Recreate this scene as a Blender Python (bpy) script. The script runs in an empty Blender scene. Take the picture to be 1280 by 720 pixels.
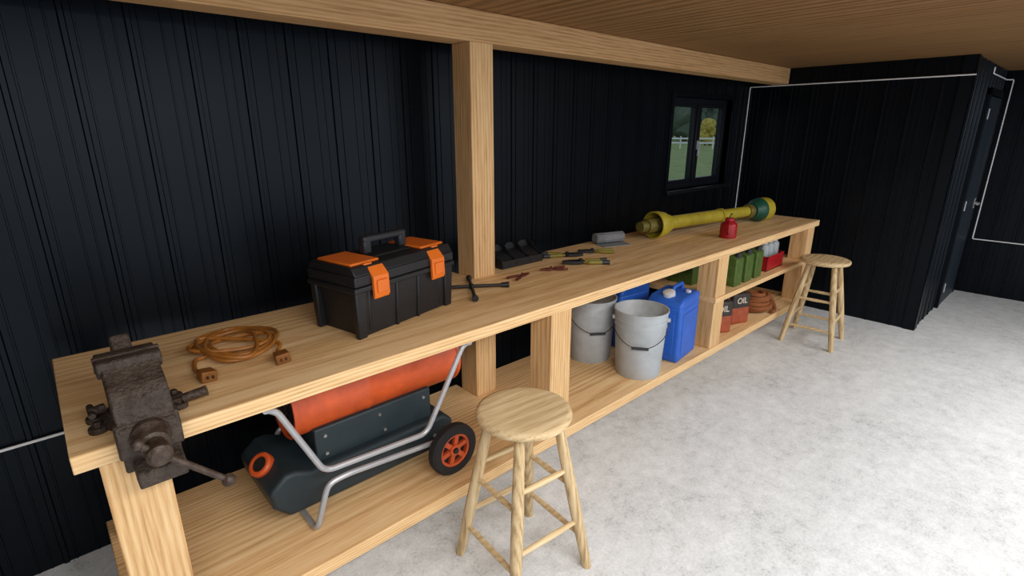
import bpy, bmesh, math, random
from mathutils import Vector, Matrix, noise
random.seed(4)
SC=bpy.context.scene
COL=SC.collection
try:
    SC.view_settings.view_transform='Standard'
except Exception: pass

# ------------------------------------------------------------ materials
def srgb(r,g,b):
    f=lambda c:(c/255/12.92) if c/255<=0.04045 else ((c/255+0.055)/1.055)**2.4
    return (f(r),f(g),f(b),1)
def newmat(name):
    m=bpy.data.materials.new(name); m.use_nodes=True
    nt=m.node_tree; b=nt.nodes['Principled BSDF']
    return m,nt,b
def N(nt,t,**kw):
    n=nt.nodes.new(t)
    for k,v in kw.items(): setattr(n,k,v)
    return n
def mat(name,col,rough=0.5,metal=0.0,var=0.15,vscale=12,bump=0.0,bscale=60,col2=None,spec=None,tint=None):
    m,nt,b=newmat(name); L=nt.links.new
    tc=N(nt,'ShaderNodeTexCoord')
    no=N(nt,'ShaderNodeTexNoise'); no.inputs['Scale'].default_value=vscale; no.inputs['Detail'].default_value=6
    no.inputs['Roughness'].default_value=0.65
    L(tc.outputs['Object'],no.inputs['Vector'])
    cr=N(nt,'ShaderNodeValToRGB'); L(no.outputs['Fac'],cr.inputs['Fac'])
    c=Vector(col[:3])
    lo=(c*(1-var))[:]+(1,) if col2 is None else col2
    hi=tuple(min(1,x*(1+var)) for x in c)+(1,)
    cr.color_ramp.elements[0].position=0.32; cr.color_ramp.elements[0].color=lo
    cr.color_ramp.elements[1].position=0.68; cr.color_ramp.elements[1].color=hi
    L(cr.outputs['Color'],b.inputs['Base Color'])
    b.inputs['Roughness'].default_value=rough; b.inputs['Metallic'].default_value=metal
    if spec is not None: b.inputs['Specular IOR Level'].default_value=spec
    if tint is not None: b.inputs['Specular Tint'].default_value=tint
    if bump>0:
        n2=N(nt,'ShaderNodeTexNoise'); n2.inputs['Scale'].default_value=bscale; n2.inputs['Detail'].default_value=4
        L(tc.outputs['Object'],n2.inputs['Vector'])
        bp=N(nt,'ShaderNodeBump'); bp.inputs['Strength'].default_value=bump; bp.inputs['Distance'].default_value=0.01
        L(n2.outputs['Fac'],bp.inputs['Height']); L(bp.outputs['Normal'],b.inputs['Normal'])
    return m
def wood(name,light,mid,dark,axis='X',wscale=8,rough=0.55,dist=9,planks=None,stretch=0.09,wts=(0.16,0.38,0.42,0.22),lo=0.40,hi=0.76):
    m,nt,b=newmat(name); L=nt.links.new
    tc=N(nt,'ShaderNodeTexCoord'); oi=N(nt,'ShaderNodeObjectInfo')
    mul=N(nt,'ShaderNodeVectorMath',operation='SCALE'); mul.inputs[0].default_value=(3.1,1.7,2.3)
    L(oi.outputs['Random'],mul.inputs['Scale'])
    add=N(nt,'ShaderNodeVectorMath',operation='ADD'); L(tc.outputs['Object'],add.inputs[0]); L(mul.outputs[0],add.inputs[1])
    src=add.outputs[0]
    if planks:
        sep=N(nt,'ShaderNodeSeparateXYZ'); L(tc.outputs['Object'],sep.inputs[0])
        dv=N(nt,'ShaderNodeMath',operation='DIVIDE'); dv.inputs[1].default_value=planks[1]
        L(sep.outputs[planks[0]],dv.inputs[0])
        fl=N(nt,'ShaderNodeMath',operation='FLOOR'); L(dv.outputs[0],fl.inputs[0])
        wn=N(nt,'ShaderNodeTexWhiteNoise',noise_dimensions='1D'); L(fl.outputs[0],wn.inputs['W'])
        sc2=N(nt,'ShaderNodeVectorMath',operation='SCALE'); sc2.inputs['Scale'].default_value=3.0
        L(wn.outputs['Color'],sc2.inputs[0])
        a2=N(nt,'ShaderNodeVectorMath',operation='ADD'); L(src,a2.inputs[0]); L(sc2.outputs[0],a2.inputs[1]); src=a2.outputs[0]
    def stretched(across,along):
        mp=N(nt,'ShaderNodeMapping'); s=[across]*3; s['XYZ'.index(axis)]=along; mp.inputs['Scale'].default_value=s
        L(src,mp.inputs['Vector']); return mp.outputs[0]
    wv=N(nt,'ShaderNodeTexWave',wave_type='RINGS'); wv.rings_direction=axis
    wv.inputs['Scale'].default_value=wscale; wv.inputs['Distortion'].default_value=dist
    wv.inputs['Detail'].default_value=5; wv.inputs['Detail Scale'].default_value=0.35; wv.inputs['Detail Roughness'].default_value=0.6
    L(stretched(1,stretch),wv.inputs['Vector'])
    def ns(a,l,d):
        n=N(nt,'ShaderNodeTexNoise'); n.inputs['Scale'].default_value=1; n.inputs['Detail'].default_value=d; n.inputs['Roughness'].default_value=0.6; L(stretched(a,l),n.inputs['Vector']); return n.outputs['Fac']
    acc=None
    for o,wt in zip((wv.outputs['Fac'],ns(190,7,3),ns(75,3.2,6),ns(8,0.9,4)),wts):
        mm=N(nt,'ShaderNodeMath',operation='MULTIPLY_ADD'); L(o,mm.inputs[0]); mm.inputs[1].default_value=wt; mm.inputs[2].default_value=0
        if acc is not None: L(acc,mm.inputs[2])
        acc=mm.outputs[0]
    cr=N(nt,'ShaderNodeValToRGB'); L(acc,cr.inputs['Fac'])
    e=cr.color_ramp.elements; e[0].position=lo; e[0].color=dark; e[1].position=hi; e[1].color=light
    k=e.new((lo+hi)/2-0.02); k.color=mid
    out=cr.outputs['Color']
    if planks:
        md=N(nt,'ShaderNodeMath',operation='FRACT'); L(dv.outputs[0],md.inputs[0])
        lt=N(nt,'ShaderNodeMath',operation='LESS_THAN'); L(md.outputs[0],lt.inputs[0]); lt.inputs[1].default_value=planks[2]
        mx=N(nt,'ShaderNodeMix',data_type='RGBA'); L(lt.outputs[0],mx.inputs['Factor']); L(out,mx.inputs['A']); mx.inputs['B'].default_value=tuple(c*0.35 for c in dark[:3])+(1,)
        out=mx.outputs['Result']
    L(out,b.inputs['Base Color']); b.inputs['Roughness'].default_value=rough
    b.inputs['Specular IOR Level'].default_value=0.2
    return m

M_woodX=wood('oak_lengthwise',srgb(248,216,168),srgb(232,191,137),srgb(196,152,102),'X',24)
M_woodZ=wood('oak_upright',srgb(238,205,156),srgb(220,177,124),srgb(180,136,88),'Z',24)
M_beam=wood('oak_beam',srgb(222,184,136),srgb(203,160,110),srgb(164,122,80),'X',24)
M_ceil=wood('ceiling_boards',srgb(156,120,80),srgb(134,99,62),srgb(106,76,46),'Y',6,planks=('X',1.22,0.003),stretch=0.1,wts=(0.22,0.32,0.40,0.26))
M_stoolZ=wood('stool_wood_upright',srgb(222,200,160),srgb(198,172,130),srgb(150,122,88),'Z',20,stretch=0.2)
M_stoolX=wood('stool_wood_flat',srgb(228,206,166),srgb(208,182,138),srgb(168,140,104),'X',16,stretch=0.25,wts=(0.12,0.40,0.36,0.30),lo=0.42,hi=0.74)
M_black=mat('black_plastic',srgb(25,26,30),0.48,0,0.25,30,0.1,300)
M_black2=mat('charcoal_plastic',srgb(38,41,46),0.5,0,0.2,30)
M_orangeP=mat('orange_plastic',srgb(234,118,36),0.4,0,0.08)
M_orangeC=mat('amber_rubber_cord',srgb(158,100,38),0.5,0,0.2,20)
M_plug=mat('brown_amber_plug',srgb(128,78,26),0.5,0,0.2,40)
M_iron=mat('rusty_cast_iron',srgb(68,58,50),0.6,0.1,0.3,24,0.7,90,col2=srgb(46,31,23))
M_iron2=mat('worn_steel',srgb(78,67,59),0.5,0.3,0.3,30,0.4,90,col2=srgb(54,37,28))
M_rust=mat('rusty_tool_metal',srgb(112,46,34),0.6,0.2,0.4,40,0.4,120,col2=srgb(60,24,20))
M_heatO=mat('orange_painted_steel',srgb(208,88,38),0.4,0.0,0.14,8,col2=srgb(182,74,34))
M_heatD=mat('slate_painted_steel',srgb(40,54,60),0.5,0.1,0.15,14)
M_tank=mat('dark_teal_tank_plastic',srgb(30,45,52),0.55,0,0.15,14)
M_tube=mat('grey_painted_tube',srgb(178,181,186),0.35,0.3,0.08,14)
M_rubber=mat('black_rubber',srgb(26,26,27),0.75,0,0.2,30)
M_steel=mat('bright_steel',srgb(190,190,190),0.3,0.9,0.1)
M_bucket=mat('dusty_grey_plastic',srgb(180,187,192),0.55,0,0.12,9,0.1,60)
M_bucketin=mat('light_grey_plastic_inside',srgb(194,200,204),0.6,0,0.1,6,0.1,60,col2=srgb(158,163,166))
M_blue=mat('blue_plastic',srgb(38,98,200),0.42,0,0.12,10)
M_white=mat('white_plastic',srgb(216,218,220),0.45,0,0.06)
M_green=mat('olive_green_paint',srgb(76,102,42),0.45,0.1,0.25,20)
M_red=mat('red_paint',srgb(164,20,32),0.35,0.0,0.12,16)
M_yel=mat('olive_yellow_plastic',srgb(180,164,48),0.5,0,0.18,14,0.1,50)
M_olive=mat('dirty_olive_metal',srgb(112,104,46),0.5,0.2,0.3,26,0.2,80)
M_teal=mat('dark_green_plastic',srgb(16,80,62),0.45,0,0.15,20)
M_dkin=mat('dark_interior',srgb(40,38,22),0.7,0,0.2)
M_greyroll=mat('grey_mat',srgb(140,144,148),0.6,0,0.12,50,0.3,250)
M_yelgrip=mat('olive_yellow_grip',srgb(132,120,38),0.45,0,0.15)
M_tinlow=mat('rusty_orange_tin_paint',srgb(160,76,44),0.5,0.1,0.25,20)
M_tintop=mat('dark_tin_paint',srgb(56,50,46),0.5,0.2,0.25,20)
M_text=mat('cream_lettering',srgb(205,195,176),0.5,0,0.1)
M_glassb=mat('pale_grey_bottle_plastic',srgb(156,164,168),0.3,0,0.06)
M_conduit=mat('white_conduit',srgb(240,242,244),0.45,0,0.03)
M_ropeo=mat('brown_rope',srgb(146,86,44),0.75,0,0.3,60,0.5,200)
M_metalwall=mat('near_black_corrugated_metal',srgb(9,12,17),0.36,0.0,0.25,4,spec=0.22,tint=(0.72,0.86,1.0,1))
M_trimdark=mat('black_painted_trim',srgb(9,12,17),0.45,0.0,0.15,8,spec=0.2,tint=(0.7,0.85,1,1))
M_door=mat('slate_grey_door',srgb(40,50,60),0.45,0.0,0.12,8,spec=0.3)
M_frame=mat('anthracite_window_frame',srgb(18,22,29),0.45,0.0,0.1,8,spec=0.3)
M_grass=mat('grass',srgb(108,126,72),0.9,0,0.25,1.2,0.5,20)
M_leaf=mat('tree_leaves',srgb(84,98,84),0.9,0,0.3,3,0.8,8)
M_leafy=mat('autumn_leaves',srgb(166,150,70),0.9,0,0.4,3,0.8,8)
M_bark=mat('bark',srgb(90,76,62),0.9,0,0.3,6)
def concrete():
    m,nt,b=newmat('pale_concrete'); L=nt.links.new
    tc=N(nt,'ShaderNodeTexCoord')
    def no(s,d=6,r=0.6):
        n=N(nt,'ShaderNodeTexNoise'); n.inputs['Scale'].default_value=s; n.inputs['Detail'].default_value=d; n.inputs['Roughness'].default_value=r
        L(tc.outputs['Object'],n.inputs['Vector']); return n
    a=no(2.2,5,0.6); c=no(12,10,0.8); f=no(85,4,0.75)
    m1=N(nt,'ShaderNodeMath',operation='MULTIPLY'); L(a.outputs['Fac'],m1.inputs[0]); m1.inputs[1].default_value=0.20
    m2=N(nt,'ShaderNodeMath',operation='MULTIPLY_ADD'); L(c.outputs['Fac'],m2.inputs[0]); m2.inputs[1].default_value=0.48; L(m1.outputs[0],m2.inputs[2])
    m3=N(nt,'ShaderNodeMath',operation='MULTIPLY_ADD'); L(f.outputs['Fac'],m3.inputs[0]); m3.inputs[1].default_value=0.32; L(m2.outputs[0],m3.inputs[2])
    cr=N(nt,'ShaderNodeValToRGB'); L(m3.outputs[0],cr.inputs['Fac'])
    e=cr.color_ramp.elements; e[0].position=0.36; e[0].color=srgb(156,160,164); e[1].position=0.59; e[1].color=srgb(234,238,242)
    k=e.new(0.46); k.color=srgb(209,213,216)
    L(cr.outputs['Color'],b.inputs['Base Color']); b.inputs['Roughness'].default_value=0.75; b.inputs['Specular IOR Level'].default_value=0.2
    bp=N(nt,'ShaderNodeBump'); bp.inputs['Strength'].default_value=0.4; bp.inputs['Distance'].default_value=0.01
    L(m3.outputs[0],bp.inputs['Height']); L(bp.outputs['Normal'],b.inputs['Normal'])
    return m
M_floor=concrete()
def glass():
    m,nt,b=newmat('window_glass'); L=nt.links.new
    nt.nodes.remove(b)
    o=nt.nodes['Material Output']; t=N(nt,'ShaderNodeBsdfTransparent'); g=N(nt,'ShaderNodeBsdfGlossy'); g.inputs['Roughness'].default_value=0.03
    t.inputs['Color'].default_value=(0.68,0.71,0.71,1)
    mx=N(nt,'ShaderNodeMixShader'); mx.inputs[0].default_value=0.05
    L(t.outputs[0],mx.inputs[1]); L(g.outputs[0],mx.inputs[2]); L(mx.outputs[0],o.inputs['Surface'])
    return m
M_glass=glass()

# ------------------------------------------------------------ mesh builder
def axisM(p,d,up=None):
    d=Vector(d).normalized()
    q=Vector((0,0,1)).rotation_difference(d)
    return Matrix.Translation(Vector(p))@q.to_matrix().to_4x4()
class B:
    def __init__(s): s.bm=bmesh.new(); s.mi=0
    def _add(s,vs,fs,M=None):
        bv=[s.bm.verts.new((M@Vector(v)) if M is not None else v) for v in vs]
        for f in fs:
            try:
                ff=s.bm.faces.new([bv[i] for i in f]); ff.material_index=s.mi
            except ValueError: pass
        return s
    def box(s,x0,x1,y0,y1,z0,z1,M=None,tx=0,ty=0):
        v=[(x0,y0,z0),(x1,y0,z0),(x1,y1,z0),(x0,y1,z0),(x0-tx,y0-ty,z1),(x1+tx,y0-ty,z1),(x1+tx,y1+ty,z1),(x0-tx,y1+ty,z1)]
        return s._add(v,[(3,2,1,0),(4,5,6,7),(0,1,5,4),(1,2,6,5),(2,3,7,6),(3,0,4,7)],M)
    def lathe(s,prof,seg=32,M=None):
        vs=[];rings=[]
        for r,z in prof:
            if r<1e-6: rings.append([len(vs)]); vs.append((0,0,z))
            else:
                rings.append(list(range(len(vs),len(vs)+seg)))
                for i in range(seg):
                    a=2*math.pi*i/seg; vs.append((r*math.cos(a),r*math.sin(a),z))
        fs=[]
        for A,C in zip(rings,rings[1:]):
            for i in range(seg):
                j=(i+1)%seg
                if len(A)==1 and len(C)==1: continue
                if len(A)==1: fs.append((A[0],C[j],C[i]))
                elif len(C)==1: fs.append((A[i],A[j],C[0]))
                else: fs.append((A[i],A[j],C[j],C[i]))
        return s._add(vs,fs,M)
    def cyl(s,p0,p1,r0,r1=None,seg=20):
        p0=Vector(p0);p1=Vector(p1); r1=r0 if r1 is None else r1
        h=(p1-p0).length
        return s.lathe([(0,0),(r0,0),(r1,h),(0,h)],seg,axisM(p0,p1-p0))
    def sphere(s,c,r,seg=16,sc=(1,1,1)):
        n=10; pr=[(max(0,r*math.sin(math.pi*i/n)) if 0<i<n else 0,-r*math.cos(math.pi*i/n)) for i in range(n+1)]
        return s.lathe(pr,seg,Matrix.Translation(Vector(c))@Matrix.Diagonal((*sc,1)))
    def tube(s,pts,r,seg=10,closed=False):
        pts=[Vector(p) for p in pts]; n=len(pts)
        vs=[];up=None
        for i,p in enumerate(pts):
            if closed: t=pts[(i+1)%n]-pts[i-1]
            else: t=pts[min(i+1,n-1)]-pts[max(i-1,0)]
            t.normalize()
            if up is None:
                up=Vector((0,0,1)) if abs(t.z)<0.9 else Vector((1,0,0))
            a=(up-t*up.dot(t)); 
            if a.length<1e-6: a=t.orthogonal()
            a.normalize(); up=a; b=t.cross(a)
            rr=r[i] if isinstance(r,(list,tuple)) else r
            for k in range(seg):
                w=2*math.pi*k/seg; vs.append(p+(a*math.cos(w)+b*math.sin(w))*rr)
        fs=[]
        m=n if closed else n-1
        for i in range(m):
            j=(i+1)%n
            for k in range(seg):
                l=(k+1)%seg; fs.append((i*seg+k,i*seg+l,j*seg+l,j*seg+k))
        if not closed:
            fs.append(tuple(range(seg))[::-1]); fs.append(tuple((n-1)*seg+k for k in range(seg)))
        return s._add(vs,fs)
    def prism(s,poly,axis,a,b,M=None):
        f={'x':lambda u,v,w:(w,u,v),'y':lambda u,v,w:(u,w,v),'z':lambda u,v,w:(u,v,w)}[axis]
        n=len(poly)
        vs=[f(u,v,a) for u,v in poly]+[f(u,v,b) for u,v in poly]
        fs=[tuple(range(n))[::-1],tuple(range(n,2*n))]+[(i,(i+1)%n,n+(i+1)%n,n+i) for i in range(n)]
        return s._add(vs,fs,M)
    def obj(s,name,parent=None,mats=(),bevel=0,seg=2,angle=35,world=False,label=None,shade=True,kind=None):
        bm=s.bm
        if world and parent is not None:
            bm.transform(ROOTM[parent.name].inverted())
        bmesh.ops.recalc_face_normals(bm,faces=bm.faces)
        me=bpy.data.meshes.new(name); bm.to_mesh(me); bm.free()
        for m in (mats if isinstance(mats,(list,tuple)) else [mats]): me.materials.append(m)
        if shade:
            for p in me.polygons: p.use_smooth=True
            me.set_sharp_from_angle(angle=math.radians(angle))
        o=bpy.data.objects.new(name,me); COL.objects.link(o)
        if parent is not None: o.parent=parent
        if bevel>0:
            md=o.modifiers.new('edge','BEVEL'); md.width=bevel; md.segments=seg; md.limit_method='ANGLE'; md.angle_limit=math.radians(40)
            md.harden_normals=False
        if label: o['label']=label
        if kind: o['kind']=kind
        return o
ROOTM={}
def thing(name,loc,rz,label,cat,group=None,rot=None):
    e=bpy.data.objects.new(name,None); e.empty_display_size=0.1; COL.objects.link(e)
    e.location=loc; e.rotation_euler=rot if rot else (0,0,rz)
    ROOTM[e.name]=Matrix.Translation(Vector(loc))@e.rotation_euler.to_matrix().to_4x4()
    e['label']=label; e['category']=cat
    if group: e['group']=group
    return e
def copy_thing(root,loc,rz,label=None):
    def rec(o,par):
        c=o.copy(); COL.objects.link(c)
        if par is not None:
            c.parent=par; c.matrix_parent_inverse=o.matrix_parent_inverse.copy()
        for ch in list(o.children): rec(ch,c)
        return c
    n=rec(root,None); n.location=loc; n.rotation_euler=(0,0,rz)
    if label: n['label']=label
    return n
def rpath(pts,rad=0.03,n=5):
    P=[Vector(p) for p in pts]; out=[P[0]]
    for i in range(1,len(P)-1):
        a=P[i-1]-P[i]; b=P[i+1]-P[i]; ra=min(rad,a.length*0.45,b.length*0.45)
        A=P[i]+a.normalized()*ra; C=P[i]+b.normalized()*ra
        for k in range(n+1):
            t=k/n; out.append(A*(1-t)**2+P[i]*2*t*(1-t)+C*t*t)
    out.append(P[-1]); return out
def spline(P,n=8,closed=False):
    P=[Vector(p) for p in P]; out=[]; m=len(P)
    rng=range(m) if closed else range(m-1)
    g=lambda i:P[i%m] if closed else P[max(0,min(m-1,i))]
    for i in rng:
        a,b,c,d=g(i-1),g(i),g(i+1),g(i+2)
        for k in range(n):
            t=k/n
            out.append(0.5*((2*b)+(c-a)*t+(2*a-5*b+4*c-d)*t*t+(3*b-a-3*c+d)*t**3))
    if not closed: out.append(P[-1])
    return out
def text_child(name,body,size,M,parent,m,label=None):
    cu=bpy.data.curves.new('txt','FONT'); cu.body=body; cu.size=size; cu.extrude=0.0008; cu.align_x='CENTER'; cu.align_y='CENTER'; cu.offset=size*0.015
    t=bpy.data.objects.new('txt',cu); COL.objects.link(t)
    dg=bpy.context.evaluated_depsgraph_get(); me=bpy.data.meshes.new_from_object(t.evaluated_get(dg))
    bpy.data.objects.remove(t); me.transform(M); me.name=name; me.materials.clear(); me.materials.append(m)
    o=bpy.data.objects.new(name,me); COL.objects.link(o); o.parent=parent
    return o
def structure(o): o['kind']='structure'; return o

# ------------------------------------------------------------ constants
H=1.70
BT=0.925
SH=0.22
MS=0.59
YF,YB=1.547,2.33
WY=2.50; FX=5.50; PY=0.79; FX2=7.29; CZ=2.235
WX0,WX1,WZ0,WZ1=4.12,5.17,1.17,1.955

# ------------------------------------------------------------ shell
b=B(); b.box(-3,9,-4.5,2.65,-0.12,0); structure(b.obj('floor',None,M_floor,shade=False))
b=B(); b.box(-3,9,-4.5,2.65,CZ,CZ+0.08); structure(b.obj('ceiling',None,M_ceil,shade=False))

PITCH=0.19
def profile(u0,u1,extra=()):
    P=[];u=math.floor(u0/PITCH)*PITCH
    base=[(0,0),(0.004,0.008),(0.018,0.008),(0.022,0),(0.040,0),(0.0415,0.004),(0.0475,0.004),(0.049,0),(0.112,0),(0.1135,0.0025),(0.1185,0.0025),(0.12,0),(0.152,0),(0.1535,0.0025),(0.1585,0.0025),(0.16,0)]
    while u<u1:
        for a,d in base:
            if u0<u+a<u1: P.append((u+a,d))
        u+=PITCH
    P=[(u0,0)]+P+[(u1,0)]
    def dep(x):
        for (a,da),(c,dc) in zip(P,P[1:]):
            if a<=x<=c: return da+(dc-da)*(x-a)/(c-a) if c>a else da
    for x in extra: P.append((x,dep(x)))
    P.sort(); return P
def sheet(b,u0,u1,z0,z1,f,hole=None):
    P=profile(u0,u1,(hole[0],hole[1]) if hole else ())
    for (a,da),(c,dc) in zip(P,P[1:]):
        spans=[(z0,z1)]
        mid=(a+c)/2
        if hole and hole[0]<mid<hole[1]: spans=[(z0,hole[2]),(hole[3],z1)]
        for s0,s1 in spans:
            if s1-s0>1e-4: b._add([f(a,da,s0),f(c,dc,s0),f(c,dc,s1),f(a,da,s1)],[(0,1,2,3)])
b=B()
sheet(b,-2.6,FX,0,CZ,lambda u,d,z:(u,WY-d,z),(WX0,WX1,WZ0,WZ1))
for x0,x1,z0,z1 in ((-2.6,WX0,0,CZ),(WX1,FX+0.1,0,CZ),(WX0,WX1,0,WZ0),(WX0,WX1,WZ1,CZ)):
    b.box(x0,x1,WY+0.001,WY+0.12,z0,z1)
structure(b.obj('wall_back',None,M_metalwall,shade=False))
b=B(); sheet(b,PY,WY,0,CZ,lambda u,d,z:(FX-d,u,z)); b.box(FX+0.001,FX+0.1,PY+0.01,WY,0,CZ)
structure(b.obj('wall_partition_front',None,M_metalwall,shade=False))
b=B(); sheet(b,FX,FX2,0,CZ,lambda u,d,z:(u,PY-d,z),(6.38,7.22,0,2.04)); 
b.box(FX+0.1,6.38,PY+0.001,PY+0.1,0,CZ); b.box(7.22,FX2,PY+0.001,PY+0.1,0,CZ); b.box(6.38,7.22,PY+0.001,PY+0.1,2.04,CZ)
structure(b.obj('wall_partition_side',None,M_metalwall,shade=False))
b=B(); sheet(b,-4.5,PY,0,CZ,lambda u,d,z:(FX2-d,u,z)); b.box(FX2+0.001,FX2+0.12,-4.5,PY,0,CZ)
structure(b.obj('wall_right',None,M_metalwall,shade=False))
b=B(); sheet(b,-4.5,WY,0,CZ,lambda u,d,z:(-2.6+d,u,z)); b.box(-2.72,-2.601,-4.5,WY,0,CZ)
structure(b.obj('wall_left',None,M_metalwall,shade=False))
b=B(); b.box(FX-0.016,FX+0.09,PY-0.016,PY-0.011,0,CZ-0.001); b.box(FX-0.016,FX-0.011,PY-0.016,PY+0.07,0,CZ-0.001)
structure(b.obj('trim_1',None,M_trimdark,shade=False))
b=B(); b.box(-2.59,FX-0.012,2.13,2.275,2.095,CZ-0.001)
o=b.obj('ceiling_beam',None,M_beam,bevel=0.004); o['label']='long pale oak beam under the ceiling along the wall'; o['category']='beam'
b=B(); b.box(1.68,1.825,2.13,2.275,0.0,2.095)
o=b.obj('support_post',None,M_woodZ,bevel=0.004); o['label']='square pale oak post rising through the workbench to the beam'; o['category']='post'

# door
d=thing('door_1',(6.80,PY,0),0,'','door'); 
for k in ('label','category'): del d[k]
structure(d)
b=B(); 
b.box(6.38,6.44,PY-0.03,PY+0.08,0,2.04); b.box(7.16,7.22,PY-0.03,PY+0.08,0,2.04); b.box(6.38,7.22,PY-0.03,PY+0.08,1.98,2.04)
b.obj('door_frame',d,M_trimdark,bevel=0.003,world=True)
b=B(); b.box(6.45,7.15,PY-0.026,PY+0.02,0.01,1.97)
b.obj('door_panel',d,M_door,bevel=0.003,world=True)
for z in (0.2,1.0,1.82):
    b=B(); b.cyl((6.445,PY-0.037,z-0.045),(6.445,PY-0.037,z+0.045),0.006,seg=10)
    b.obj('hinge',d,M_tube,world=True)
b=B(); b.cyl((7.08,PY-0.02,0.97),(7.08,PY-0.07,0.97),0.012,seg=12); b.cyl((7.08,PY-0.065,0.97),(6.98,PY-0.065,0.97),0.010,seg=12); b.box(7.06,7.10,PY-0.032,PY-0.024,0.92,1.02)
b.obj('handle',d,M_tube,world=True)

def conduit(n,pts):
    b=B(); b.tube(rpath(pts,0.012,3),0.0056,8)
    structure(b.obj('trim_%d'%n,None,M_conduit))
conduit(2,[(-2.5,WY-0.016,0.57),(FX-0.025,WY-0.016,0.57),(FX-0.025,WY-0.016,2.085),(FX-0.025,PY+0.0,2.09),(FX-0.025,PY-0.024,2.09)])
conduit(3,[(6.33,PY-0.018,2.2),(6.33,PY-0.018,2.15),(FX2-0.05,PY-0.018,2.15),(FX2-0.016,PY-0.065,2.15),(FX2-0.016,PY-0.065,0.58),(FX2-0.016,-4.3,0.58)])

# window
w=thing('window_1',((WX0+WX1)/2,WY+0.06,WZ0),0,'','window')
for k in ('label','category'): del w[k]
structure(w)
b=B(); y0,y1=WY+0.05,WY+0.11; f=0.05
b.box(WX0,WX1,y0,y1,WZ0,WZ0+f); b.box(WX0,WX1,y0,y1,WZ1-f,WZ1); b.box(WX0,WX0+f,y0,y1,WZ0+f,WZ1-f); b.box(WX1-f,WX1,y0,y1,WZ0+f,WZ1-f)
xm=(WX0+WX1)/2; b.box(xm-0.035,xm+0.035,y0-0.01,y1,WZ0+f,WZ1-f)
b.obj('window_frame',w,M_frame,bevel=0.004,world=True)
for a,c in ((WX0+f,xm-0.035),(xm+0.035,WX1-f)):
    b=B(); z0,z1=WZ0+f,WZ1-f; g=0.028; yy0,yy1=y0+0.005,y1-0.01
    b.box(a,c,yy0,yy1,z0,z0+g); b.box(a,c,yy0,yy1,z1-g,z1); b.box(a,a+g,yy0,yy1,z0+g,z1-g); b.box(c-g,c,yy0,yy1,z0+g,z1-g)
    b.obj('sash',w,M_frame,bevel=0.003,world=True)
    b=B(); b.box(a+g,c-g,y0+0.028,y0+0.032,z0+g,z1-g); b.obj('pane',w,M_glass,world=True,shade=False)
b=B(); b.box(xm-0.012,xm+0.012,y0-0.022,y0-0.009,WZ0+0.34,WZ0+0.42); b.box(xm-0.01,xm+0.01,y0-0.04,y0-0.022,WZ0+0.28,WZ0+0.39); b.obj('window_handle',w,M_tube,bevel=0.003,world=True)
b=B(); b.box(WX0-0.05,WX1+0.05,WY-0.05,WY+0.05,WZ0-0.03,WZ0); b.obj('window_sill',w,M_frame,bevel=0.004,world=True)
b=B(); 
b.box(WX0-0.04,WX0,WY-0.014,WY+0.05,WZ0,WZ1+0.04); b.box(WX1,WX1+0.04,WY-0.014,WY+0.05,WZ0,WZ1+0.04); b.box(WX0,WX1,WY-0.014,WY+0.05,WZ1,WZ1+0.04)
b.obj('window_casing',w,M_trimdark,bevel=0.003,world=True)

# ------------------------------------------------------------ workbench
wb=thing('workbench',(2.52,1.94,0),0,'long pale oak workbench with open shelves along the dark wall','workbench')
def slab(x0,x1,y0,y1,z0,z1):
    b=B(); b.prism([(x0,y0),(x1,y0),(x1,y1),(1.827,y1),(1.827,2.128),(1.678,2.128),(1.678,y1),(x0,y1)],'z',z0,z1); return b
slab(-0.055,5.10,YF,YB,BT-0.05,BT).obj('worktop',wb,M_woodX,bevel=0.003,world=True)
slab(-0.03,5.06,YF+0.005,YB,SH-0.055,SH).obj('lower_shelf',wb,M_woodX,bevel=0.003,world=True)
b=B(); b.box(3.30,5.04,YF+0.005,YB-0.02,MS-0.035,MS); b.obj('middle_shelf',wb,M_woodX,bevel=0.003,world=True)
for x0 in (0.0,1.68,3.30,4.90):
    for y0 in (YF+0.012,2.19):
        if x0==1.68 and y0>2: continue
        if x0>3.2:
            b=B(); b.box(x0,x0+0.14,y0,y0+0.14,SH,MS-0.035); b.obj('leg',wb,M_woodZ,bevel=0.003,world=True)
            b=B(); b.box(x0,x0+0.14,y0,y0+0.14,MS,BT-0.05); b.obj('leg',wb,M_woodZ,bevel=0.003,world=True)
        elif x0==0.0 and y0<2:
            b=B(); b.box(x0-0.005,x0+0.14,YF+0.015,YF+0.155,0,BT-0.05); b.obj('leg',wb,M_woodZ,bevel=0.003,world=True)
        else:
            b=B(); b.box(x0,x0+0.14,y0,y0+0.14,SH,BT-0.05); b.obj('leg',wb,M_woodZ,bevel=0.003,world=True)
    for yy in (YF+0.30,1.99):
        b=B(); b.box(x0,x0+0.12,yy,yy+0.12,0,SH-0.055); b.obj('foot',wb,M_woodZ,bevel=0.003,world=True)

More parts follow.
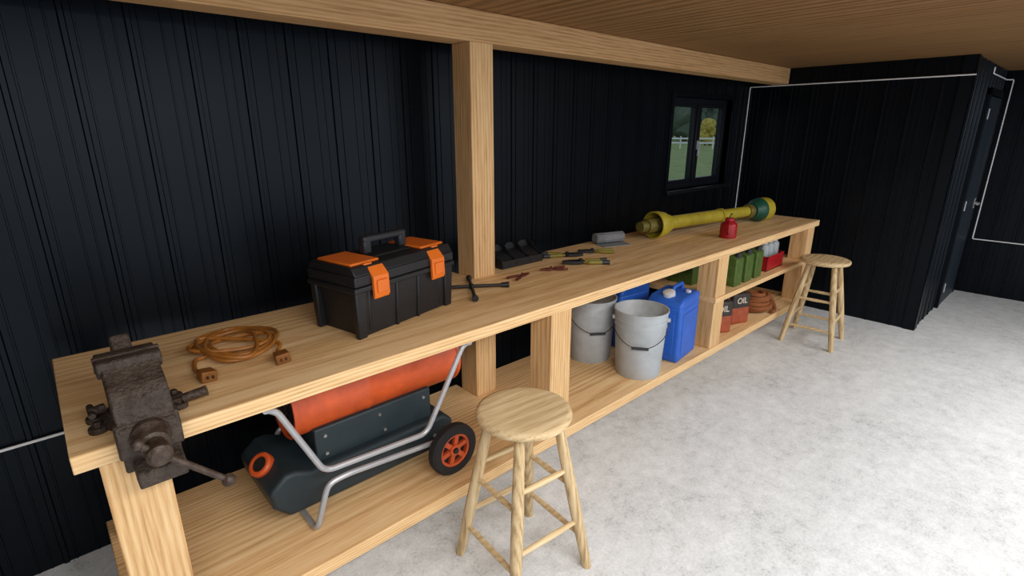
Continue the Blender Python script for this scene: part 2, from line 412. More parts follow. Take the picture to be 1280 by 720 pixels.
# ------------------------------------------------------------ stools
def stool():
    r=thing('bar_stool',(1.205,1.25,0),math.radians(-5),'round-seated pale wooden bar stool beside the workbench','stool',group='wooden bar stools')
    R=0.182
    b=B(); b.lathe([(0,0.664),(R-0.02,0.664),(R-0.006,0.670),(R,0.682),(R-0.004,0.694),(R-0.02,0.701),(R*0.6,0.699),(0,0.696)],48)
    b.obj('seat',r,M_stoolX,angle=60)
    def P(k,z):
        a=math.radians(45+90*k); t=1-z/0.67; rr=0.125+(0.262-0.125)*t
        return Vector((rr*math.cos(a),rr*math.sin(a),z))
    for k in range(4):
        b=B(); p0,p1=P(k,0.0),P(k,0.668); d=p1-p0
        pts=[p0+d*t for t in (0,0.15,0.35,0.6,0.8,1)]
        b.tube(pts,[0.0185,0.021,0.0235,0.0235,0.0215,0.019],14)
        b.obj('leg',r,M_stoolZ)
    for k in range(4):
        for z in ((0.22,0.45) if k%2==0 else (0.15,0.38)):
            b=B(); p0,p1=P(k,z),P((k+1)%4,z); d=p1-p0
            b.tube([p0+d*t for t in (0.02,0.2,0.5,0.8,0.98)],[0.0085,0.011,0.0125,0.011,0.0085],10)
            b.obj('rung',r,M_stoolX)
    return r
st=stool()
copy_thing(st,(4.61,1.31,0),math.radians(5),'round-seated pale wooden bar stool by the workbench end')

# ------------------------------------------------------------ vise
v=thing('bench_vise',(0.108,1.68,BT),0,'heavy rusty cast iron bench vise clamped at the bench corner','vise')
b=B()
b.lathe([(0,0),(0.088,0),(0.09,0.012),(0.075,0.02),(0.07,0.034),(0,0.034)],32)
for a in (20,160,200,-20):
    x,y=0.1*math.cos(math.radians(a)),0.1*math.sin(math.radians(a))
    b.cyl((x,y,0),(x,y,0.016),0.022,seg=14); b.cyl((x,y,0.016),(x,y,0.03),0.011,seg=6)
b.obj('swivel_base',v,M_iron,bevel=0.002)
b=B()
b.prism([(0.085,0.034),(0.095,0.06),(0.118,0.085),(0.122,0.135),(0.06,0.14),(0.03,0.15),(0.016,0.168),(0.015,0.195),(-0.03,0.195),(-0.034,0.15),(-0.055,0.13),(-0.06,0.05),(-0.04,0.034)],'x',-0.054,0.054)
b.prism([(0.02,0.16),(0.02,0.198),(-0.032,0.198),(-0.034,0.155)],'x',-0.068,0.068)
b.prism([(0.09,0.105),(0.135,0.125),(0.135,0.15),(0.03,0.152),(0.03,0.12)],'x',-0.036,0.036)
b.obj('fixed_jaw_body',v,M_iron,bevel=0.005,seg=2)
b=B(); b.prism([(0.135,0.14),(0.105,0.185),(0.080,0.222),(0.066,0.205),(0.035,0.175),(0.02,0.15)],'x',-0.024,0.024); b.obj('anvil_horn',v,M_iron,bevel=0.006)
b=B()
b.prism([(-0.045,0.20),(-0.078,0.20),(-0.084,0.186),(-0.105,0.17),(-0.14,0.155),(-0.170,0.13),(-0.182,0.10),(-0.186,0.07),(-0.198,0.06),(-0.204,0.03),(-0.198,-0.005),(-0.182,-0.03),(-0.178,-0.07),(-0.145,-0.085),(-0.14,0.0),(-0.07,0.03),(-0.06,0.13),(-0.045,0.15)],'x',-0.063,0.063)
b.prism([(-0.045,0.16),(-0.045,0.203),(-0.08,0.203),(-0.086,0.18),(-0.07,0.155)],'x',-0.072,0.072)
b.prism([(-0.15,0.075),(-0.19,0.07),(-0.205,0.04),(-0.20,-0.02),(-0.15,-0.04)],'x',-0.070,0.070)
b.prism([(-0.17,-0.03),(-0.225,-0.06),(-0.228,-0.10),(-0.15,-0.115),(-0.145,-0.03)],'x',-0.046,0.062)
b.obj('moving_jaw',v,M_iron,bevel=0.005,seg=2)
for y in (-0.042,-0.034):
    b=B(); b.box(-0.074,0.074,y-0.004,y+0.003,0.165,0.206); b.obj('jaw_plate',v,M_iron2,bevel=0.001)
b=B(); b.box(-0.032,0.032,-0.16,0.0,0.03,0.095); b.obj('slide_bar',v,M_iron2,bevel=0.006)
b=B(); b.lathe([(0,0),(0.044,0),(0.046,0.02),(0.036,0.034),(0.033,0.055),(0.024,0.060),(0.024,0.08),(0.029,0.084),(0.029,0.112),(0.02,0.120),(0,0.120)],24,axisM((0,-0.19,0.03),(0.02,-1,-0.12))); b.obj('screw_hub',v,M_iron2)
b=B(); p0=Vector((-0.035,-0.283,0.055)); p1=Vector((0.135,-0.30,-0.12))
b.tube([p0,p0.lerp(p1,0.5),p1],0.0085,12); b.sphere(p0,0.014); b.sphere(p1,0.018); b.obj('handle_bar',v,M_iron2)
b=B(); b.cyl((0.06,-0.03,0.02),(0.115,-0.045,0.032),0.007); b.cyl((0.105,-0.043,0.030),(0.165,-0.058,0.04),0.013,0.015); b.obj('lock_lever',v,M_iron2)
b=B(); b.cyl((-0.07,0.0,0.05),(-0.105,-0.01,0.05),0.012); b.cyl((-0.1,-0.04,0.05),(-0.1,0.03,0.05),0.008); b.obj('lock_nut',v,M_iron)

# ------------------------------------------------------------ extension cord
c=thing('extension_cord',(0.445,1.975,BT),0,'coiled amber orange extension cord with two plugs on the worktop','extension cord')
pts=[(-0.145,-0.165,0.012),(-0.152,-0.10,0.008),(-0.135,-0.03,0.012)]
for i in range(4*10+3):
    a=math.radians(200-36*i); k=i/40
    rx=0.112+0.036*math.sin(i*0.47); ry=0.128+0.038*math.sin(i*0.33+1)
    pts.append((rx*math.cos(a)+0.018*math.sin(i*0.31)+0.01,ry*math.sin(a)+0.025+0.020*math.cos(i*0.23),0.010+0.016*k+0.005*(1+math.sin(i*1.3))))
pts+= [(0.115,-0.06,0.022),(0.105,-0.13,0.009),(0.092,-0.185,0.012)]
b=B(); b.tube(spline(pts,5),0.0072,8); b.obj('cable',c,M_orangeC)
def plug(p,d):
    b=B(); d=Vector(d).normalized(); M=axisM(p,d)
    b.lathe([(0,0),(0.009,0),(0.014,0.02),(0,0.02)],14,M)
    b.box(-0.022,0.022,-0.016,0.016,0.016,0.066,M,tx=0.002,ty=0.002)
    return b.obj('plug',c,M_plug,bevel=0.004),M
for p,dd in (((-0.145,-0.155,0.0205),(0.15,-1,0)),((0.093,-0.175,0.0205),(-0.1,-1,0))):
    o,M=plug(p,dd)
    for s in (-0.008,0.008):
        b=B(); b.box(s-0.002,s+0.002,-0.004,0.004,0.064,0.076,M); b.obj('prong',c,M_iron2)

# ------------------------------------------------------------ toolbox
t=thing('toolbox',(1.05,1.94,BT),math.radians(13),'large black plastic toolbox with orange latches and lids','toolbox')
b=B(); b.box(-0.235,0.235,-0.118,0.118,0,0.20,tx=0.02,ty=0.014)
for x in (-0.245,0.245):
    for y in (-0.12,0.12): b.box(x-0.02,x+0.02,y-0.012,y+0.012,0.0,0.19,tx=0.008,ty=0.006)
for x in (-0.06,0.06): b.box(x-0.008,x+0.008,-0.128,0,0.0,0.19,ty=0.01)
for x in (-0.20,0.2): 
    b.box(x-0.008,x+0.008,-0.124,0,0.02,0.19,ty=0.01)
b.box(-0.278,0.278,-0.145,0.145,0.185,0.208)
b.obj('body',t,M_black,bevel=0.006)
b=B(); b.box(-0.274,0.274,-0.142,0.142,0.21,0.25,tx=0.0,ty=0.0)
b.prism([(-0.142,0.25),(-0.12,0.282),(0.12,0.282),(0.142,0.25)],'x',-0.27,0.27)
b.box(-0.10,0.10,-0.06,0.06,0.282,0.292)
b.obj('lid',t,M_black,bevel=0.006)
for s in (-1,1):
    b=B(); b.box(s*0.185-0.07,s*0.185+0.07,-0.10,0.10,0.281,0.292); b.box(s*0.185-0.02,s*0.185+0.02,-0.118,-0.1,0.276,0.288)
    b.obj('organizer_lid',t,M_orangeP,bevel=0.005,label='orange clip-down compartment lid')
b=B()
for x in (-0.095,0.095): b.box(x-0.02,x+0.02,-0.018,0.018,0.29,0.35)
b.box(-0.115,0.115,-0.019,0.019,0.335,0.362)
b.obj('handle',t,M_black2,bevel=0.008)
for x in (-0.16,0.16):
    b=B(); b.prism([(-0.118,0.282),(-0.112,0.276),(-0.143,0.235),(-0.145,0.155),(-0.152,0.15),(-0.160,0.165),(-0.158,0.24)],'x',x-0.038,x+0.038)
    b.box(x-0.026,x+0.026,-0.166,-0.15,0.175,0.225)
    b.obj('latch',t,M_orangeP,bevel=0.003,label='orange snap latch')

# ------------------------------------------------------------ lug wrench
l=thing('lug_wrench',(1.548,1.99,BT),math.radians(-33),'black four-way lug wrench lying on the worktop','lug wrench')
for i,(d,L) in enumerate((((1,0,0),0.19),((-1,0,0),0.15),((0,1,0),0.16),((0,-1,0),0.205))):
    b=B(); d=Vector(d)
    o0=Vector((0,0,0.016)); b.cyl(o0,o0+d*(L-0.02),0.0085,seg=12); b.cyl(o0+d*(L-0.04),o0+d*L,0.012,0.0155,seg=12)
    b.obj('arm',l,M_black)
b=B(); b.sphere((0,0,0.016),0.0155); b.obj('hub',l,M_black)

# ------------------------------------------------------------ black organiser
g=thing('tool_organizer',(2.075,2.235,BT),0,'black plastic bench organizer with three slanted open bins','organizer')
b=B(); b.box(-0.165,0.165,-0.07,0.07,0,0.012)
for k in range(4):
    x=-0.162+0.108*k
    b.prism([(-0.07,0.01),(-0.07,0.05),(-0.02,0.06),(0.03,0.105),(0.07,0.105),(0.07,0.01)],'x',x-0.004,x+0.004)
b.box(-0.165,0.165,0.062,0.07,0.01,0.10); b.box(-0.165,0.165,-0.07,-0.062,0.01,0.045)
for k in range(3):
    x=-0.108+0.108*k
    b.prism([(x-0.05,0.0),(x-0.05,0.085),(x-0.02,0.118),(x+0.02,0.118),(x+0.05,0.085),(x+0.05,0.0)],'y',0.055,0.068)
    b.prism([(-0.062,0.012),(-0.03,0.05),(0.06,0.08),(0.06,0.012)],'x',x-0.05,x+0.05)
b.obj('body',g,M_black,bevel=0.002)

# ------------------------------------------------------------ pliers
def pliers(loc,rz,L,label,mj,mg,grp,name='pliers',open_=0.16,tip=None):
    r=thing(name,(loc[0],loc[1],BT),rz,label,'pliers',group=grp)
    s=L
    for sg in (1,-1):
        b=B()
        b.prism([(0.0,-0.03*s*sg),(0.10*s,0.0),(0.40*s,sg*0.004*s),(0.41*s,sg*0.03*s),(0.2*s,sg*0.085*s),(0.02*s,sg*0.095*s),(-0.08*s,sg*0.03*s),(-0.09*s,-sg*0.04*s)],'z',0.006+(0.0 if sg>0 else 0.001),0.006+0.07*s)
        b.obj('jaw',r,mj,bevel=0.0015)
        b=B()
        P=[(-0.04*s,-sg*0.02*s,0.014),(-0.16*s,-sg*0.07*s,0.014),(-0.35*s,-sg*(open_*0.75)*s,0.014),(-0.60*s,-sg*open_*s,0.014)]
        pp=spline(P,5); b.tube(pp,[0.028*s+ (0.02*s if i>4 else 0) for i in range(len(pp))],8)
        b.obj('grip',r,mg)
        if tip is not None:
            b=B(); e=pp[-1]; q=pp[-4]; b.tube([q,q.lerp(e,0.5),e+(e-q)*0.15],0.052*s,8); b.obj('grip_end',r,tip)
    b=B(); b.cyl((0,0,0.004),(0,0,0.016+0.07*s),0.04*s,seg=14); b.obj('pivot',r,mj)
    return r
G='pliers on the worktop'
pliers((1.885,1.975),math.radians(10),0.15,'small rusty dark red pliers lying on the worktop',M_rust,M_rust,G,open_=0.2)
pliers((2.10,1.965),math.radians(150),0.15,'small rusty dark red pliers set apart on the worktop',M_rust,M_rust,G,open_=0.2)
pliers((2.42,2.13),math.radians(-38),0.25,'black steel pliers with olive yellow grips',M_black,M_yelgrip,G,tip=M_black2)
pliers((2.34,1.95),math.radians(145),0.27,'black long-handled pliers with olive grips near the bench edge',M_black,M_yelgrip,G,open_=0.12,tip=M_black2)
pliers((2.62,2.09),math.radians(140),0.23,'black steel pliers with olive grips by the grey roll',M_black,M_yelgrip,G)

# ------------------------------------------------------------ roll
r=thing('mat_roll',(2.95,2.215,BT),math.radians(-18),'rolled grey rubber mat with a loose flap on the worktop','roll')
b=B()
rad=lambda i:0.006+0.00138*i*0.33
sp=[(rad(i)*math.cos(i*0.33),0.039+rad(i)*math.sin(i*0.33)) for i in range(70)]
n=len(sp)
for i in range(n-1):
    (a0,c0),(a1,c1)=sp[i],sp[i+1]
    b._add([(-0.115,a0,c0),(-0.115,a1,c1),(0.115,a1,c1),(0.115,a0,c0)],[(0,1,2,3)])
o=b.obj('rolled_sheet',r,M_greyroll,angle=60); md=o.modifiers.new('s','SOLIDIFY'); md.thickness=0.003
b=B(); b.box(-0.115,0.115,-0.12,0.0,0.0005,0.004); b.obj('flap',r,M_greyroll)

# ------------------------------------------------------------ drive shaft
ang=math.atan2(1.88-2.08,4.735-3.326)
p=thing('drive_shaft',(3.30,2.085,BT),ang,'olive yellow guarded tractor drive shaft lying on the worktop','drive shaft')
X=lambda x,z=0.1:axisM((x,0,z),(1,0,0))
b=B(); b.lathe([(0.098,0.0),(0.1,0.004),(0.098,0.05),(0.09,0.055),(0.088,0.10),(0.068,0.135),(0.064,0.16),(0.056,0.165),(0.050,0.16),(0.055,0.13),(0.078,0.095),(0.088,0.04),(0.09,0.0),(0.098,0.0)],40,X(0)); b.obj('guard_cone',p,M_yel)
b=B(); b.lathe([(0,0.16),(0.049,0.16),(0.049,0.80),(0,0.80)],28,X(0)); b.obj('outer_tube',p,M_yel)
b=B(); b.lathe([(0,0),(0.056,0),(0.056,0.03),(0,0.03)],28,X(0.78)); b.obj('tube_collar',p,M_yel)
b=B(); b.lathe([(0,0),(0.043,0),(0.043,0.46),(0,0.46)],28,X(0.80)); b.obj('inner_tube',p,M_yel)
b=B(); b.lathe([(0,0),(0.052,0),(0.06,0.02),(0.06,0.05),(0.052,0.06),(0,0.06)],28,X(1.16)); b.obj('bearing_collar',p,M_olive)
b=B(); b.lathe([(0.04,0),(0.06,0.0),(0.085,0.045),(0.098,0.07),(0.1,0.10),(0.092,0.10),(0.08,0.06),(0.04,0.02),(0.04,0)],40,X(1.24)); b.obj('guard_ring',p,M_teal,label='dark green plastic guard ring')
b=B(); b.lathe([(0.085,0),(0.097,0.0),(0.1,0.05),(0.098,0.1),(0.09,0.1),(0.088,0.01),(0.085,0)],40,X(1.342)); b.obj('guard_cone',p,M_yel)
for sx,x0,tl in ((-1,0.06,0.20),(1,1.36,0.155)):
    b=B()
    b.cyl((x0,0,0.1),(x0+sx*0.03,0,0.1),0.05)
    for q in (-1,1):
        b.box(min(x0,x0+sx*0.085),max(x0,x0+sx*0.085),-0.024,0.024,0.1+q*0.040-0.010,0.1+q*0.040+0.010)
    b.cyl((x0+sx*0.065,0,0.05),(x0+sx*0.065,0,0.15),0.015); b.cyl((x0+sx*0.065,-0.05,0.1),(x0+sx*0.065,0.05,0.1),0.015)
    b.cyl((x0+sx*0.07,0,0.1),(x0+sx*(tl-0.06),0,0.1),0.056,0.052)
    b.cyl((x0+sx*(tl-0.06),0,0.1),(x0+sx*tl,0,0.1),0.042,0.038)
    b.cyl((x0+sx*tl,0,0.1),(x0+sx*(tl+0.003),0,0.1),0.022)
    b.obj('universal_joint',p,M_olive,bevel=0.003)
for x in (0.11,1.30):
    b=B(); b.lathe([(0,0),(0.07,0),(0.07,0.004),(0,0.004)],24,X(x)); b.obj('dust_plate',p,M_dkin)

# ------------------------------------------------------------ red oil can
o1=thing('oil_can',(3.755,1.735,BT),math.radians(25),'small dark red oil can with bent spout near the bench edge','oil can')
b=B(); b.lathe([(0,0),(0.054,0),(0.059,0.005),(0.059,0.092),(0.055,0.106),(0.036,0.12),(0.030,0.126),(0,0.126)],28); b.obj('body',o1,M_red,angle=40)
b=B(); b.cyl((0,0,0.124),(0,0,0.146),0.032); b.obj('cap',o1,M_red,bevel=0.003)
b=B(); b.tube(spline([(0.0,0,0.142),(0.015,-0.004,0.162),(0.05,-0.01,0.169),(0.095,-0.012,0.156)],6),0.0055,8); b.obj('spout',o1,M_olive)
b=B(); b.tube(rpath([(-0.03,0,0.119),(-0.078,0,0.114),(-0.08,0,0.045),(-0.056,0,0.035)],0.02),0.006,8); b.obj('handle',o1,M_red)

# ------------------------------------------------------------ heater
h=thing('space_heater',(0.9,1.97,SH),0,'orange barrel diesel heater with dark tank on wheeled grey tube frame','heater')
XA=lambda x:axisM((x,1.97,0.655),(1,0,0))
BX=0.57; R=0.137
b=B()
b.lathe([(R-0.006,0),(R+0.004,0),(R+0.004,0.02),(R,0.022),(R,0.30),(R+0.003,0.305),(R+0.003,0.32),(R,0.325),(R,0.76),(R+0.004,0.765),(R+0.004,0.78),(R-0.006,0.78),(R-0.008,0.0),(R-0.006,0)],48,XA(BX))
b.obj('barrel',h,M_heatO,world=True)
b=B(); b.lathe([(R-0.035,0.01),(R-0.03,0.0),(R-0.03,0.3),(0,0.3)],40,XA(BX+0.02)); b.obj('burner_tube',h,M_heatD,world=True)
b=B(); b.lathe([(0,0),(0.05,0.01),(0.07,0.04),(0.0,0.041)],24,XA(BX+0.07)); b.obj('flame_disc',h,M_iron2,world=True)
b=B(); b.lathe([(0,0),(R-0.01,0),(R-0.01,0.01),(0,0.01)],40,XA(BX+0.75)); b.obj('intake_plate',h,M_heatD,world=True)
b=B(); 
for k in range(3): b.lathe([(0.03+k*0.035,0),(0.034+k*0.035,0.0),(0.034+k*0.035,0.006),(0.03+k*0.035,0.006),(0.03+k*0.035,0)],32,XA(BX+0.01))
for a in range(4):
    w0=math.radians(45*a); dy,dz=math.cos(w0)*(R-0.01),math.sin(w0)*(R-0.01); b.cyl((BX+0.013,1.97-dy,0.655-dz),(BX+0.013,1.97+dy,0.655+dz),0.0025,seg=6)
b.obj('outlet_grille',h,M_black,world=True)
b=B(); b.box(0.64,1.18,1.845,2.095,0.42,0.565); 
b.obj('burner_housing',h,M_heatD,world=True,bevel=0.006)
for x,z in ((0.68,0.45),(0.68,0.53),(0.92,0.53),(0.94,0.45),(1.14,0.53)):
    b=B(); b.cyl((x,1.846,z),(x,1.838,z),0.007,seg=10); b.obj('screw',h,M_steel,world=True)
b=B(); b.prism([(0.445,0.33),(0.50,0.27),(1.21,0.27),(1.27,0.31),(1.27,0.39),(1.22,0.425),(0.60,0.425),(0.54,0.452),(0.50,0.452),(0.435,0.40)],'y',1.80,2.16)
b.obj('fuel_tank',h,M_tank,world=True,bevel=0.016,seg=3)
cM=axisM((0.475,1.96,0.425),(-0.62,-0.28,0.75))
b=B(); b.lathe([(0,0),(0.044,0),(0.048,0.008),(0.048,0.032),(0.040,0.038),(0.031,0.038),(0.029,0.028),(0,0.028)],24,cM); b.obj('tank_cap',h,M_heatO,world=True,label='orange ring screw cap')
b=B(); b.lathe([(0,0.0285),(0.028,0.0285),(0.028,0.034),(0,0.034)],20,cM); b.obj('cap_center',h,M_black,world=True)
for y in (1.70,2.24):
    b=B(); b.tube(rpath([(0.44,y,0.80),(0.475,y,0.78),(0.61,y,0.475),(1.06,y,0.445),(1.265,y,0.79),(1.30,y,0.80)],0.04),0.0115,10); b.obj('handle_tube',h,M_tube,world=True)
b=B(); b.tube(rpath([(1.165,1.71,0.37),(0.70,1.71,0.415),(0.62,1.71,0.41),(0.56,1.71,0.232),(0.56,2.23,0.232),(0.62,2.23,0.41),(0.70,2.23,0.415),(1.165,2.23,0.37)],0.035),0.0115,10); b.obj('foot_frame',h,M_tube,world=True)
for xx,zz in ((0.44,0.80),(1.30,0.80)):
    b=B(); b.cyl((xx,1.69,zz),(xx,2.25,zz),0.0115); b.obj('cross_bar',h,M_tube,world=True)
b=B(); b.cyl((1.165,1.63,0.34),(1.165,2.30,0.34),0.009); b.obj('axle',h,M_tube,world=True)
for y,sg in ((1.66,-1),(2.27,1)):
    wM=axisM((1.165,y,0.341),(0,sg,0))
    b=B(); b.lathe([(0.078,-0.024),(0.108,-0.026),(0.118,-0.016),(0.12,0),(0.118,0.016),(0.108,0.026),(0.078,0.024),(0.074,0.0),(0.078,-0.024)],40,wM); b.obj('tire',h,M_rubber,world=True)
    b=B(); b.lathe([(0.066,-0.018),(0.079,-0.02),(0.079,0.02),(0.066,0.018),(0.066,-0.018)],40,wM); b.lathe([(0,-0.02),(0.026,-0.02),(0.026,0.022),(0,0.022)],20,wM)
    for k in range(6):
        Mk=wM@Matrix.Rotation(math.radians(60*k+15),4,'Z'); b.box(0.02,0.07,-0.011,0.011,-0.012,0.015,Mk)
    b.obj('wheel_rim',h,M_heatO,world=True,bevel=0.002)
    b=B(); b.lathe([(0,-0.004),(0.07,-0.004),(0.07,-0.001),(0,-0.001)],30,wM); b.obj('wheel_disc',h,M_black,world=True)
    b=B(); b.lathe([(0,0.022),(0.014,0.022),(0.012,0.03),(0,0.032)],16,wM); b.obj('hub_cap',h,M_black,world=True)

# ------------------------------------------------------------ buckets
bk=thing('bucket',(2.64,1.70,SH),0,'light grey plastic bucket with wire handle on the lower shelf','bucket',group='grey plastic buckets')
q=1.055
b=B(); b.lathe([(r*q,z*q) for r,z in [(0,0),(0.128,0),(0.131,0.004),(0.147,0.30),(0.151,0.302),(0.151,0.310),(0.1480,0.312),(0.1495,0.342),(0.1535,0.344),(0.1535,0.352),(0.150,0.354),(0.152,0.390),(0.157,0.392),(0.157,0.402),(0.150,0.402)]],48)
b.obj('shell',bk,M_bucket,angle=40)
b=B(); b.lathe([(r*q,z*q) for r,z in [(0.1505,0.402),(0.147,0.396),(0.127,0.008),(0,0.008)]],48); b.obj('inner_wall',bk,M_bucketin)
b=B(); P=[]
for i in range(21):
    a=math.pi*i/20; P.append((-0.160*q*math.cos(a),-0.02-0.153*math.sin(a)*0.98,0.362-0.14*math.sin(a)))
b.tube(P,0.0028,8); b.obj('wire_handle',bk,M_iron2)
b=B(); b.cyl((-0.05,-0.171,0.224),(0.05,-0.171,0.224),0.009,seg=12); b.obj('grip',bk,M_black2)
for s in (-1,1):
    b=B(); b.cyl((s*0.152,-0.02,0.362),(s*0.173,-0.02,0.362),0.014,seg=14); b.obj('handle_ear',bk,M_bucket)
bk.rotation_euler=(0,0,math.radians(-55))
copy_thing(bk,(2.60,2.06,SH),math.radians(-35),'light grey plastic bucket standing close to the wall')

# ------------------------------------------------------------ blue cans
jc=thing('jerry_can',(3.045,1.72,SH),math.radians(8),'blue plastic water can with white cap on the lower shelf','jerry can',group='blue plastic cans')
b=B(); b.box(-0.155,0.155,-0.12,0.12,0,0.385)
b.prism([(-0.155,0.365),(-0.155,0.405),(-0.11,0.435),(0.155,0.435),(0.155,0.365)],'y',-0.12,0.12)
b.obj('body',jc,M_blue,bevel=0.024,seg=4)
for s in (-1,1):
    b=B(); b.box(-0.115,0.115,s*0.121-0.003,s*0.121+0.003,0.05,0.33); b.obj('pressed_panel',jc,M_blue,bevel=0.003)
b=B(); b.box(-0.159,-0.153,-0.08,0.08,0.05,0.33); b.obj('pressed_panel',jc,M_blue,bevel=0.003)
b=B(); b.tube(rpath([(-0.02,0,0.425),(-0.02,0,0.473),(0.125,0,0.473),(0.125,0,0.425)],0.02),0.013,12); b.obj('handle',jc,M_blue)
b=B(); b.lathe([(0,0),(0.040,0),(0.040,0.03),(0.034,0.034),(0,0.034)],24,axisM((-0.085,0,0.430),(-0.3,0,1))); b.obj('cap',jc,M_white,label='white screw cap')
b=B(); b.lathe([(0,0),(0.018,0),(0.018,0.016),(0,0.016)],16,axisM((0.06,-0.07,0.433),(0,0,1))); b.obj('vent_cap',jc,M_white)
copy_thing(jc,(3.0,2.10,SH),math.radians(-6),'blue plastic water can standing behind the other by the wall')

# ------------------------------------------------------------ green cans
gc=thing('fuel_can',(3.71,1.70,MS),0,'small olive green metal fuel can on the middle shelf','fuel can',group='green fuel cans')
b=B(); b.box(-0.058,0.058,-0.105,0.105,0,0.20); b.prism([(-0.105,0.19),(-0.105,0.205),(-0.06,0.225),(0.105,0.225),(0.105,0.19)],'x',-0.058,0.058)
b.obj('body',gc,M_green,bevel=0.014,seg=3)
b=B()
for s in (-1,1):
    for k in (-1,1):
        M=Matrix.Translation((s*0.058,0,0.1))@Matrix.Rotation(k*math.radians(38),4,'X'); b.box(-0.004,0.004,-0.08,0.08,-0.006,0.006,M)
b.box(-0.062,0.062,-0.004,0.004,0.003,0.222)
b.obj('pressed_cross',gc,M_green,bevel=0.002)
for x in (-0.035,0.035):
    b=B(); b.tube(rpath([(x,-0.02,0.215),(x,-0.01,0.25),(x,0.07,0.25),(x,0.08,0.215)],0.01),0.0065,8); b.obj('handle',gc,M_green)
b=B(); b.cyl((0,-0.078,0.205),(0,-0.088,0.25),0.022,seg=18); b.obj('cap',gc,M_black2)
for x in (3.88,4.05): copy_thing(gc,(x,1.70,MS),0)
copy_thing(gc,(3.52,1.93,MS),0,'small olive green metal fuel can set back on the middle shelf')

# ------------------------------------------------------------ crate with bottles
cr=thing('crate',(4.42,1.73,MS),0,'red plastic crate holding pale bottles on the middle shelf','crate')
b=B(); b.box(-0.16,0.16,-0.11,0.11,0,0.008)
b.box(-0.16,0.16,-0.11,-0.103,0,0.12); b.box(-0.16,0.16,0.103,0.11,0,0.12); b.box(-0.16,-0.153,-0.11,0.11,0,0.12); b.box(0.153,0.16,-0.11,0.11,0,0.12)
b.box(-0.165,0.165,-0.115,-0.103,0.108,0.122); b.box(-0.165,-0.153,-0.115,0.115,0.108,0.122); b.box(-0.165,0.165,0.103,0.115,0.108,0.122); b.box(0.153,0.165,-0.115,0.115,0.108,0.122)
b.obj('body',cr,M_red,bevel=0.002)
bo=None
for i in range(3):
    for j in range(2):
        loc=(4.42-0.095+0.095*i,1.73-0.045+0.09*j,MS+0.009)
        if bo is None:
            bo=thing('bottle',loc,0,'pale grey plastic bottle standing in the red crate','bottle',group='bottles in the red crate')
            b=B(); b.lathe([(0,0),(0.038,0),(0.04,0.004),(0.04,0.18),(0.036,0.195),(0.024,0.202),(0.024,0.21),(0,0.21)],20); b.obj('body',bo,M_glassb)
            b=B(); b.cyl((0,0,0.205),(0,0,0.222),0.026,seg=16); b.obj('cap',bo,M_tube)
        else: copy_thing(bo,loc,0)

# ------------------------------------------------------------ oil tins
def tin(loc,rz,label):
    r=thing('oil_tin',loc,rz,label,'oil tin',group='oil tins on the lower shelf')
    b=B(); b.box(-0.09,0.09,-0.065,0.065,0.0,0.15); b.obj('lower_body',r,M_tinlow,bevel=0.018,seg=4)
    b=B(); b.box(-0.0895,0.0895,-0.0645,0.0645,0.12,0.25); b.obj('upper_body',r,M_tintop,bevel=0.018,seg=4)
    b=B(); b.cyl((-0.05,0,0.248),(-0.05,0,0.272),0.02,seg=18); b.obj('cap',r,M_black)
    b=B(); b.tube(rpath([(0.0,0,0.248),(0.0,0,0.275),(0.07,0,0.275),(0.07,0,0.248)],0.01),0.005,8); b.obj('handle',r,M_black)
    text_child('lettering','OIL',0.066,Matrix.Translation((0,-0.0655,0.192))@Matrix.Rotation(math.pi/2,4,'X'),r,M_text)
    text_child('lettering','OIL',0.052,Matrix.Translation((-0.0905,0,0.192))@Matrix.Rotation(-math.pi/2,4,'Z')@Matrix.Rotation(math.pi/2,4,'X'),r,M_text)
    return r
tin((3.66,1.70,SH),math.radians(-25),'rounded dark and rusty orange oil tin lettered OIL near the leg')
tin((3.96,1.70,SH),math.radians(-20),'rounded dark and rusty orange oil tin lettered OIL beside rope')

# ------------------------------------------------------------ rope coil
rc=thing('rope_coil',(4.36,1.71,SH),0,'thick lumpy brown rope bundle piled on the lower shelf','rope')
b=B(); P=[]
for i in range(6*20):
    a=2*math.pi*i/20; k=i/20; rr=(0.122,0.125,0.118,0.108,0.092,0.07)[int(k)]+0.012*math.sin(i*0.41)
    P.append((rr*math.cos(a),rr*math.sin(a)*0.9,0.018+0.024*k+(0.006*math.sin(i*0.53) if k>1 else 0)))
b.tube(P,0.0175,8); b.obj('coil',rc,M_ropeo)
b=B(); P=[]
for i in range(4*20):
    a=2*math.pi*i/20; k=i/20; P.append((0.078*math.cos(a),0.072*math.sin(a),0.018+0.027*k))
b.tube(P,0.0175,8); b.obj('inner_coil',rc,M_ropeo)
b=B(); b.tube(spline([(0.07,0,0.15),(0.11,-0.06,0.125),(0.125,-0.10,0.06),(0.08,-0.135,0.018),(0.0,-0.145,0.017)],6),0.0155,8); b.obj('loose_end',rc,M_ropeo)

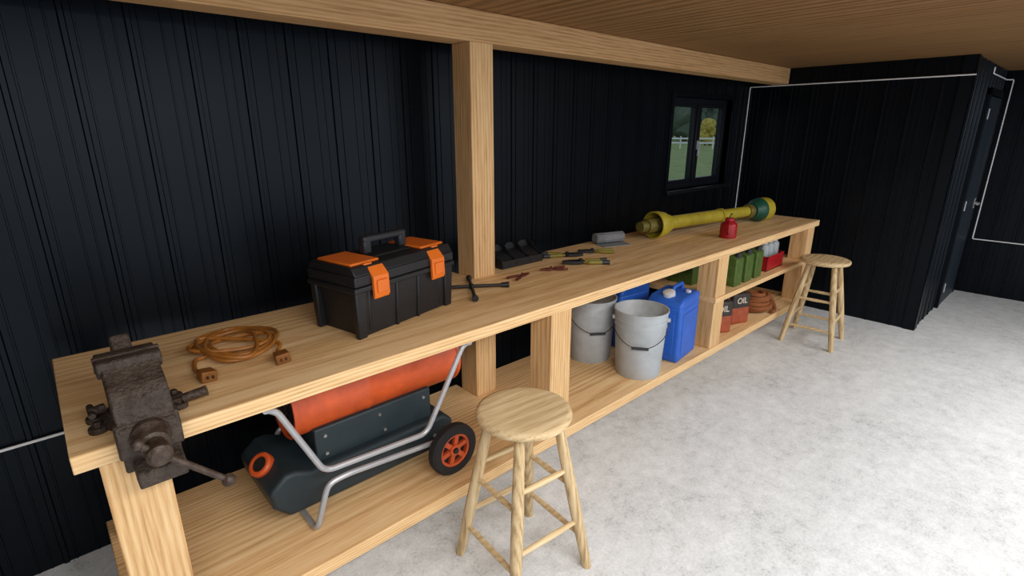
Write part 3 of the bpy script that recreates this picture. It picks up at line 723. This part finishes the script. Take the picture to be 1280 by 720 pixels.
# ------------------------------------------------------------ outdoors
b=B(); b.box(-30,200,3.2,180,-0.35,-0.25); o=b.obj('lawn',None,M_grass,shade=False); o['label']='green lawn outside the window'; o['category']='lawn'; o['kind']='stuff'
def tree(loc,s,m,label,zlo=0.9):
    r=thing('tree',loc,0,label,'tree',group='trees outside the window')
    b=B(); b.cyl((0,0,0.0),(0,0,2.2*s),0.2*s,0.12*s,12); b.obj('trunk',r,M_bark)
    b=B()
    for k in range(30):
        a=random.random()*6.28; q=random.random(); z=zlo+(4.2-zlo)*random.random()
        b.sphere((1.0*s*q*math.cos(a),1.0*s*q*math.sin(a),z*s),(0.6+0.3*random.random())*s,10)
    for v in b.bm.verts: v.co+=noise.noise_vector(v.co*1.5/s)*0.3*s
    b.obj('foliage',r,m); return r
for i in range(26):
    a=math.radians(12+1.45*i); D=(84,100,118)[i%3]
    tree((D*math.cos(a)+2,D*math.sin(a)+2,-0.25),(1.9,2.2,2.5)[i%3],M_leaf,'leafy grey-green tree beyond the lawn')
a=math.radians(27.9)
tree((68*math.cos(a),68*math.sin(a),-0.25),0.62,M_leafy,'small autumn yellow tree beyond the lawn')
fe=thing('fence',(48,28,-0.25),math.radians(120),'white rail fence beyond the lawn','fence')
for k in range(13):
    b=B(); b.box(-18+3*k-0.06,-18+3*k+0.06,-0.06,0.06,0.0,1.2); b.obj('fence_post',fe,M_white)
for z in (0.5,0.9): 
    b=B(); b.box(-18,18,-0.03,0.03,z,z+0.16); b.obj('rail',fe,M_white)

# ------------------------------------------------------------ light
W=bpy.data.worlds.new('world'); SC.world=W; W.use_nodes=True
bg=W.node_tree.nodes['Background']; bg.inputs['Color'].default_value=(0.82,0.89,1.0,1); bg.inputs['Strength'].default_value=1.3
def area(loc,sx,sy,pw,rot=(0,0,0),col=(1,0.99,0.97)):  # fill light without a fixture, added out of view to brighten the room
    l=bpy.data.lights.new('fill_light','AREA'); l.shape='RECTANGLE'; l.size=sx; l.size_y=sy; l.energy=pw; l.color=col
    o=bpy.data.objects.new('added_fill_light',l); COL.objects.link(o); o.location=loc; o.rotation_euler=rot
    o['label']='unseen rectangular fill light added under the ceiling'; o['category']='fill_light'
    return o
area((0.4,-0.7,2.2),2.6,0.8,105)
area((4.0,-1.1,2.2),2.6,0.8,80)

# ------------------------------------------------------------ camera
cam=bpy.data.cameras.new('camera'); co=bpy.data.objects.new('camera',cam); COL.objects.link(co); SC.camera=co
cam.sensor_width=36; cam.lens=654/1280*36; cam.clip_start=0.02; cam.clip_end=400
co.location=(0,0,H); co.rotation_euler=(math.radians(90-17.0),0,math.radians(-42.5))
